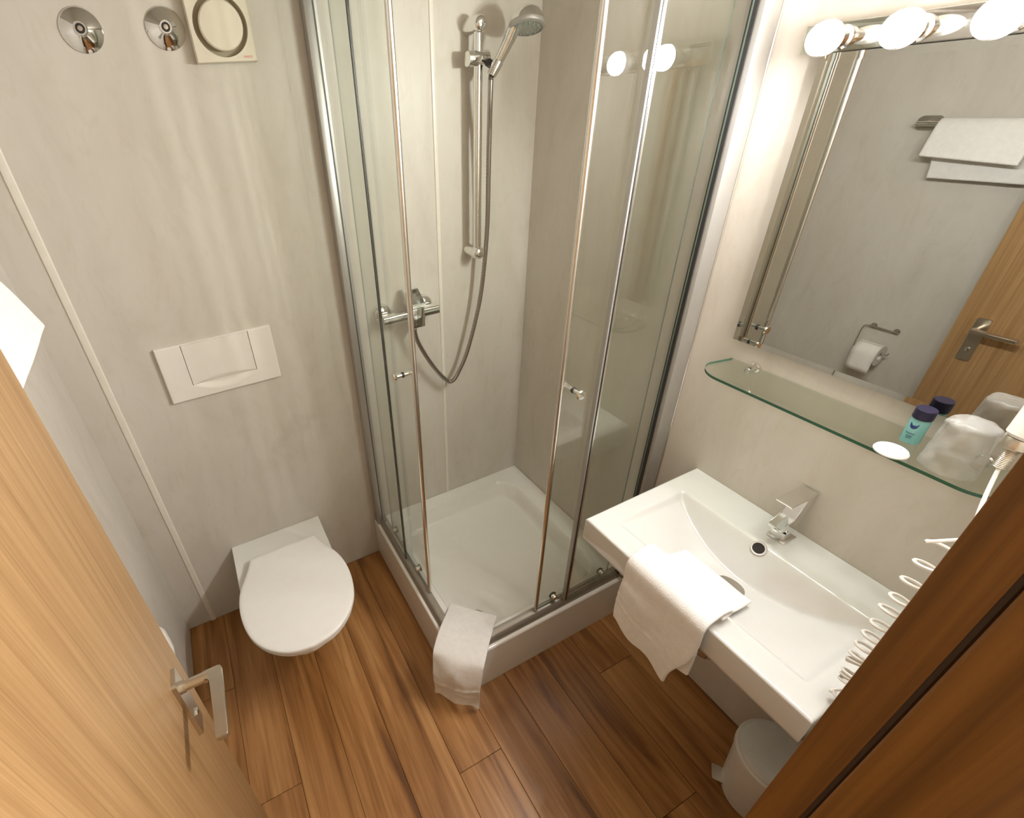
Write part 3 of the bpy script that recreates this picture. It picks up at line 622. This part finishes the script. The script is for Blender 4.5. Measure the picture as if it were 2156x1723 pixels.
# toiletries
def bottle(x, y, lab, prints):
    t = thing('shampoo_bottle', (x, y, ST), lab, 'bottle')
    obj('bottle_body', LA([(0.0, 0.0), (0.0125, 0.0), (0.0146, 0.0015), (0.0153, 0.004), (0.0153, 0.050), (0.0140, 0.0545), (0.0112, 0.056), (0.0, 0.056)], (x, y, ST), (0, 0, 1), 28, False), 'teal', t)
    obj('cap', LA([(0.0, 0.0555), (0.0150, 0.0555), (0.0158, 0.0565), (0.0158, 0.0755), (0.0148, 0.0768), (0.0, 0.0768)], (x, y, ST), (0, 0, 1), 28, False), 'cap', t)
    if prints:
        a0 = math.atan2(-1.596-y, 0.446-x)-0.30; R = 0.01555
        def onb(u, v): a = a0+u/R; return (x+R*math.cos(a), y+R*math.sin(a), ST+v)
        bm = BM()
        for sgn in (-1, 1):
            q = [(0.0, -0.0012), (0.0024, -0.0006), (0.0046, 0.0020), (0.0056, 0.0088), (0.0026, 0.0070), (0.0, 0.0044)]
            vs_ = [bm.verts.new(onb(sgn*a*1.25, 0.036+b*1.25)) for a, b in q]; bm.faces.new(vs_)
        obj('emblem', bm, 'navy', t, smooth=False)
        bm = BM()
        for (v, us) in ((0.0225, [(-0.0075, -0.0055), (-0.0048, -0.003), (-0.0022, 0.0005), (0.0012, 0.0035), (0.0042, 0.0075)]), (0.0165, [(-0.004, 0.0055)]), (0.0125, [(-0.003, 0.0015), (0.0025, 0.0045)])):
            for u0, u1 in us:
                vs_ = [bm.verts.new(onb(*p)) for p in ((u0, v), ((u0+u1)/2, v), (u1, v), (u1, v+0.0028), ((u0+u1)/2, v+0.0028), (u0, v+0.0028))]
                bm.faces.new((vs_[0], vs_[1], vs_[4], vs_[5])); bm.faces.new((vs_[1], vs_[2], vs_[3], vs_[4]))
        obj('small_print', bm, 'textprint', t, smooth=False)
bottle(1.640, -1.310, 'small teal bottle with navy cap and navy emblem behind the round soap', True)
so = thing('round_soap', (1.569, -1.312, ST), 'round white wrapped soap lying at the front of the glass shelf', 'soap')
obj('wrapped_disc', LA([(0.0, 0.0), (0.022, 0.0), (0.0265, 0.0025), (0.027, 0.005), (0.025, 0.0085), (0.0205, 0.0100), (0.019, 0.0094), (0.0, 0.0096)], (1.569, -1.312, ST), (0, 0, 1), 40, False), 'soap', so)
bm = BM(); q = [(-0.002, -0.0012), (0.0022, -0.0016), (0.0025, 0.0008), (0.0005, 0.0016), (-0.0018, 0.001)]
bm.faces.new([bm.verts.new((1.5815+a, -1.3205+b, ST+0.0098)) for a, b in q]); obj('soap_emblem', bm, 'print', so, smooth=False)
bm = BM()
for k, (u, L) in enumerate(((0.004, 0.012), (0.0, 0.018), (-0.004, 0.014))):
    bm.faces.new([bm.verts.new((1.567+u+a, -1.310+b, ST+0.0098)) for a, b in ((0, -L/2), (0.0009, -L/2), (0.0009, L/2), (0, L/2))])
obj('soap_lettering', bm, 'print2', so, smooth=False)
def wrapped_cup(x, y, lab, seed, k=1.0):
    t = thing('wrapped_cup', (x, y, ST), lab, 'cup')
    obj('cup', LA([(0.0370*k, 0.0015), (0.0385*k, 0.0008), (0.0402*k, 0.002), (0.0402*k, 0.005), (0.0385*k, 0.0065), (0.0378*k, 0.009), (0.0380*k, 0.016), (0.0300*k, 0.086), (0.0285*k, 0.089), (0.0, 0.0885)], (x, y, ST), (0, 0, 1), 36, False), 'cup', t)
    rnd = random.Random(seed); bm = BM(); nu, nv = 56, 26; V = []
    for j in range(nv+1):
        v = j/nv; row = []
        if v < 0.7: r = lerp(0.0410, 0.0322, v/0.7)*k; z = lerp(0.001, 0.092, v/0.7)
        else: q = (v-0.7)/0.3; r = 0.0322*k*math.cos(q*PI/2*0.98); z = 0.092+0.013*math.sin(q*PI/2)
        for i in range(nu):
            a = 2*PI*i/nu
            wv = noise.noise(Vector((math.cos(a)*2.2+seed, math.sin(a)*2.2, v*5)))*0.0024+noise.noise(Vector((math.cos(a)*6+seed, math.sin(a)*6, v*9)))*0.0018
            ear = 0.006*sstep(0.55, 0.75, v)*math.exp(-((((a-2.2+PI) % (2*PI))-PI)/0.35)**2)+0.0035*sstep(0.45, 0.7, v)*math.exp(-((((a-5.0+PI) % (2*PI))-PI)/0.3)**2)
            rr_ = max(0.0005, r+wv*(1-0.6*max(0, (v-0.7)/0.3))+ear)
            row.append(bm.verts.new((x+rr_*math.cos(a), y+rr_*math.sin(a), ST+z+wv*0.4*(1 if v > 0.1 else 0)+0.0008)))
        V.append(row)
    for j in range(nv):
        for i in range(nu): bm.faces.new((V[j][i], V[j][(i+1) % nu], V[j+1][(i+1) % nu], V[j+1][i]))
    bm.faces.new(V[-1]); obj('film_wrapper', bm, 'wrap', t, ang=180)
wrapped_cup(1.604, -1.383, 'upturned clear plastic cup wrapped in film on the glass shelf', 3)

# ================================================================== hair dryer
hdx, hdy = 1.551, -1.4425
hdr = thing('hair_dryer', (W-0.05, -1.46, 1.33), 'white wall-mounted hair dryer with metal cord guard beside the mirror', 'hair dryer')
obj('wall_holder', B((W-0.036, -1.512, 1.300), (W-0.0005, -1.4095, 1.52), 0.010, 4), 'plastic', hdr)
obj('dryer_handle', LA([(0.0, 0.0), (0.021, 0.001), (0.025, 0.006), (0.027, 0.05), (0.029, 0.13), (0.032, 0.17), (0.0, 0.175)], (hdx+0.008, hdy-0.006, 1.365), (0.25, -0.02, 1), 32, False), 'plastic', hdr)
obj('collar', LA([(0.0, 0.0), (0.014, 0.0), (0.0185, 0.004), (0.019, 0.016), (0.017, 0.020), (0, 0.020)], (hdx+0.003, hdy-0.003, 1.346), (0.20, -0.02, 1), 28, False), 'nickel', hdr)
pr = []
for k in range(27): pr.append((0.0088 if k % 2 else 0.0076, k*0.0014))
obj('cord_guard', LA([(0, 0)]+pr+[(0, 0.038)], (hdx-0.004, hdy-0.002, 1.312), (0.16, 0.0, 1), 20, False), 'nickel', hdr)
cp = [(1.547, -1.4445, 1.316), (1.515, -1.455, 1.282), (1.482, -1.466, 1.259), (1.445, -1.478, 1.245), (1.425, -1.480, 1.2405)]
cen = [(1.405, -1.468, 1.22), (1.398, -1.47, 1.181), (1.391, -1.47, 1.142), (1.384, -1.471, 1.103), (1.377, -1.469, 1.076), (1.37, -1.472, 1.042), (1.364, -1.472, 1.013), (1.357, -1.473, 0.988), (1.35, -1.474, 0.968), (1.343, -1.478, 0.954), (1.336, -1.481, 0.935), (1.329, -1.484, 0.92), (1.322, -1.491, 0.885)]
cs_ = smooth_path(cen, 60); turns = 12.0; ptsc = []; tot = len(cs_)-1
for i, c in enumerate(cs_):
    f = i/tot; t = (cs_[min(i+1, tot)]-cs_[max(i-1, 0)]).normalized(); x_, y_, _ = frame_for(t)
    ph = 2*PI*turns*f-0.2; c = c+Vector((0, -0.007, 0)); R = lerp(0.0265, 0.0185, f)
    ptsc.append(c+(x_*math.cos(ph)+y_*math.sin(ph))*R)
ret = smooth_path([ptsc[-1], ptsc[-1]+(ptsc[-1]-ptsc[-4])*2.0, Vector((1.40, -1.526, 0.915)), Vector((1.53, -1.528, 1.05)), Vector((1.63, -1.51, 1.20)), Vector((1.672, -1.485, 1.31))], 8)[1:]
obj('coiled_cord', TU(smooth_path(cp, 6)[:-1]+ptsc+ret, 0.0029, 8), 'cord', hdr)
# ================================================================== waste bin
bx, by = 1.552, -1.438
bn = thing('pedal_bin', (bx, by, 0), 'small grey-white pedal bin under the washbasin', 'bin')
obj('bin_body', LA([(0.0, 0.001), (0.080, 0.001), (0.0845, 0.005), (0.087, 0.03), (0.0975, 0.20), (0.0985, 0.222), (0.0, 0.222)], (bx, by, 0), (0, 0, 1), 48, False), 'bin', bn)
obj('bin_rim', LA([(0.098, 0.222), (0.1025, 0.224), (0.1025, 0.242), (0.097, 0.246), (0.0, 0.246)], (bx, by, 0), (0, 0, 1), 48, False), 'bin', bn)
obj('bin_lid', LA([(0.094, 0.246), (0.0945, 0.252), (0.091, 0.258), (0.075, 0.265), (0.045, 0.271), (0.0, 0.273)], (bx, by, 0), (0, 0, 1), 48, False), 'binlid', bn)
pd = Vector((-0.62, 0.78, 0)).normalized(); sd = Vector((-pd.y, pd.x, 0)); pc = Vector((bx, by, 0))+pd*0.098
bm = prism(BM(), rrect(0.046, 0.036, 0.004), lambda a, b: pc+pd*b+sd*a+Vector((0, 0, 0.030+b*0.10)), lambda a, b: pc+pd*b+sd*a+Vector((0, 0, 0.0345+b*0.10)))
pdl = obj('pedal', bm, 'alu', bn)
bm = prism(BM(), rrect(0.030, 0.030, 0.004), lambda a, b: pc-pd*0.008+pd*b+sd*a+Vector((0, 0, 0.016)), lambda a, b: pc-pd*0.008+pd*b+sd*a+Vector((0, 0, 0.0295))); obj('pedal_lever', bm, 'dark', pdl)

# ================================================================== towels
def cloth(name, nu, nv, fn, thick, label, sub=1):
    bm = BM(); grid(bm, nu, nv, fn)
    o = obj(name, bm, 'towel', None, ang=180); md = o.modifiers.new('thickness', 'SOLIDIFY'); md.thickness = thick; md.offset = 0.0
    if sub: s = o.modifiers.new('subd', 'SUBSURF'); s.levels = sub; s.render_levels = sub
    return tag(o, label, 'towel')
def path_at(P, L):
    """P list of 2D points; point at arc length L"""
    for a, b in zip(P[:-1], P[1:]):
        d = math.hypot(b[0]-a[0], b[1]-a[1])
        if L <= d or b is P[-1]: t = L/d; return (lerp(a[0], b[0], t), lerp(a[1], b[1], t))
        L -= d
def plen(P): return sum(math.hypot(b[0]-a[0], b[1]-a[1]) for a, b in zip(P[:-1], P[1:]))
def fine(P, n=10): return [(v.x, v.y) for v in smooth_path([(a, b, 0) for a, b in P], n)]
# bath mat towel over the corner of the shower tray
S_ = Vector((-0.7071, -0.7071, 0)); Wd = Vector((0.7071, -0.7071, 0)); org = Vector((1.048, -0.627, 0))
prof = fine([(0.0, 0.224), (0.05, 0.232), (0.10, 0.251), (0.15, 0.2625), (0.19, 0.2625), (0.225, 0.252), (0.249, 0.226), (0.261, 0.185), (0.263, 0.135), (0.259, 0.09), (0.261, 0.05)]); LT = plen(prof)
def f_corner(u, v):
    w = (u-0.5)*lerp(0.182, 0.160, sstep(0.4, 1.0, v)); s, z = path_at(prof, v*LT*0.9999)
    hang = sstep(0.215, 0.255, s)
    s -= hang*abs(w)*0.22*sstep(0.0, 0.3, 1.15-v)
    z += hang*(0.010*math.sin(u*9+v*2)*sstep(0.75, 1.0, v)-0.020*sstep(0.82, 1, u)*sstep(0.8, 1, v))
    z += 0.0035*math.sin(u*7+1)*math.sin(v*6)*(1-hang)
    s += hang*(0.007*math.sin(u*8.5+v*9)*sstep(0.6, 0.95, v)+0.004*noise.noise(Vector((u*5, v*9, 1))))
    rid = 0.004*math.exp(-((v-0.80-0.02*math.sin(u*5))/0.012)**2)+0.003*math.exp(-((v-0.86+0.02*math.sin(u*4+1))/0.010)**2)
    s += rid*hang
    return org+S_*s+Wd*w+Vector((0, 0, z))
cloth('bath_towel', 40, 90, f_corner, 0.007, 'white towel draped over the front corner of the shower tray')
# towel over the front of the washbasin
def sheet(profile, y0f, y1f, zadd, seed):
    PL = plen(profile)
    def fn(u, v):
        x, z = path_at(profile, v*PL*0.9999); y = lerp(y0f(v), y1f(v), u); hang = sstep(0.50, 0.62, v)
        k = noise.noise(Vector((u*3, v*4, seed)))
        rd = 0.0022*(math.exp(-((v-0.80)/0.010)**2)+math.exp(-((v-0.72)/0.010)**2))
        return Vector((x-rd*hang-hang*(0.004+0.006*k+0.004*math.sin(u*8+seed)*v), y+0.002*math.sin(v*11+seed), z+(1-hang)*0.003*k+hang*zadd(u)))
    return fn
lowp = fine([(1.422, 0.8215), (1.40, 0.8285), (1.36, 0.8425), (1.315, 0.8575), (1.262, 0.8625), (1.245, 0.8595), (1.2405, 0.845), (1.2395, 0.80), (1.239, 0.74), (1.2385, 0.685)])
upp = fine([(1.278, 0.8735), (1.296, 0.8715), (1.308, 0.8735), (1.311, 0.8800), (1.302, 0.8855), (1.285, 0.8860), (1.262, 0.8825), (1.240, 0.876), (1.2275, 0.857), (1.2255, 0.81), (1.224, 0.75), (1.2235, 0.69), (1.2225, 0.640)])
bm = BM()
grid(bm, 30, 60, sheet(lowp, lambda v: -1.092+0.016*v, lambda v: -1.272-0.012*v, lambda u: -0.012*math.sin(u*PI), 2.0))
grid(bm, 36, 60, sheet(upp, lambda v: -1.066-0.006*v, lambda v: -1.284+0.036*sstep(0.5, 1.0, v), lambda u: lerp(0.012, -0.022, u)+0.006*math.sin(u*12), 5.0))
ht = obj('hand_towel', bm, 'towel', None, ang=180); md = ht.modifiers.new('thickness', 'SOLIDIFY'); md.thickness = 0.009; md.offset = 0.0
sb = ht.modifiers.new('subd', 'SUBSURF'); sb.levels = 1; sb.render_levels = 1
tag(ht, 'folded white hand towel hanging over the front edge of the washbasin', 'towel')
# ================================================================== left wall: towel rail, towel, paper holder
rl = thing('towel_rail', (0, -0.65, 1.67), 'chrome towel rail on the left wall seen in the mirror', 'towel rail')
for y in (-0.446, -0.90):
    bm = prism(BM(), rrect(0.078, 0.054, 0.016), lambda a, b: (0.0005, y-0.008+a, 1.670+b), lambda a, b: (0.016, y-0.008+a*0.94, 1.670+b*0.92)); br = obj('bracket', bm, 'satin', rl)
    obj('bracket_arm', TU(smooth_path([(0.010, y, 1.670), (0.06, y, 1.672), (0.100, y-0.012 if y > -0.7 else y+0.012, 1.674)], 5), 0.009, 14), 'chrome', br)
obj('rail_bar', CY((0.100, -0.452, 1.674), (0.100, -0.894, 1.674), 0.008, 16), 'chrome', rl)
rp_ = fine([(0.070, 1.478), (0.072, 1.56), (0.080, 1.645), (0.088, 1.676), (0.100, 1.6895), (0.113, 1.682), (0.126, 1.662), (0.144, 1.615), (0.160, 1.566)]); RL = plen(rp_)
def f_rail(u, v):
    x, z = path_at(rp_, v*RL*0.9999); y = lerp(-0.524, -0.815, u)-0.02*sstep(0.5, 0, v)
    return Vector((x+0.004*noise.noise(Vector((u*3, v*3, 7))), y, z-0.018*u*sstep(0.55, 1, v)))
cloth('bath_towel', 24, 50, f_rail, 0.016, 'thick folded white towel hanging on the rail of the left wall')
ph = thing('toilet_roll_holder', (0, -0.62, 0.82), 'chrome wire toilet roll holder on the left wall', 'roll holder')
for y in (-0.578, -0.668):
    obj('wall_fixing', LA([(0.013, 0), (0.012, 0.004), (0.006, 0.014), (0.004, 0.020), (0, 0.020)], (0.0005, y, 0.818), (1, 0, 0), 20, False), 'satin', ph)
obj('cross_rod', CY((0.018, -0.565, 0.818), (0.018, -0.682, 0.818), 0.004, 12), 'satin', ph)
obj('wire_arm', TU(smooth_path([(0.018, -0.560, 0.818), (0.030, -0.552, 0.815), (0.040, -0.551, 0.79), (0.054, -0.555, 0.742), (0.056, -0.558, 0.720), (0.056, -0.570, 0.716), (0.056, -0.62, 0.716), (0.056, -0.676, 0.716), (0.056, -0.692, 0.720), (0.056, -0.696, 0.730)], 6), 0.0028, 10), 'chrome', ph)
rc = (0.056, -0.622, 0.706); tl = thing('toilet_roll', rc, 'white toilet paper roll on the wire holder seen in the mirror', 'toilet paper')
y0, y1 = -0.574, -0.670
obj('paper_roll', LA([(0.020, 0), (0.0505, 0), (0.0505, y0-y1), (0.020, y0-y1), (0.020, 0)], (rc[0], y0, rc[2]), (0, -1, 0), 48, False), 'paper', tl)
bm = BM(); sec = [(rc[0]+0.0512*math.cos(a), rc[2]+0.0512*math.sin(a)) for a in [math.radians(80-80*k/8) for k in range(9)]]+[(rc[0]+0.0515, rc[2]-0.03), (rc[0]+0.051, rc[2]-0.06), (rc[0]+0.050, rc[2]-0.085)]
grid(bm, len(sec)-1, 4, lambda u, v: Vector((sec[round(u*(len(sec)-1))][0], lerp(y0-0.0005, y1+0.0005, v), sec[round(u*(len(sec)-1))][1])))
fp_ = obj('loose_sheet', bm, 'paper', tl); md = fp_.modifiers.new('thickness', 'SOLIDIFY'); md.thickness = 0.0008
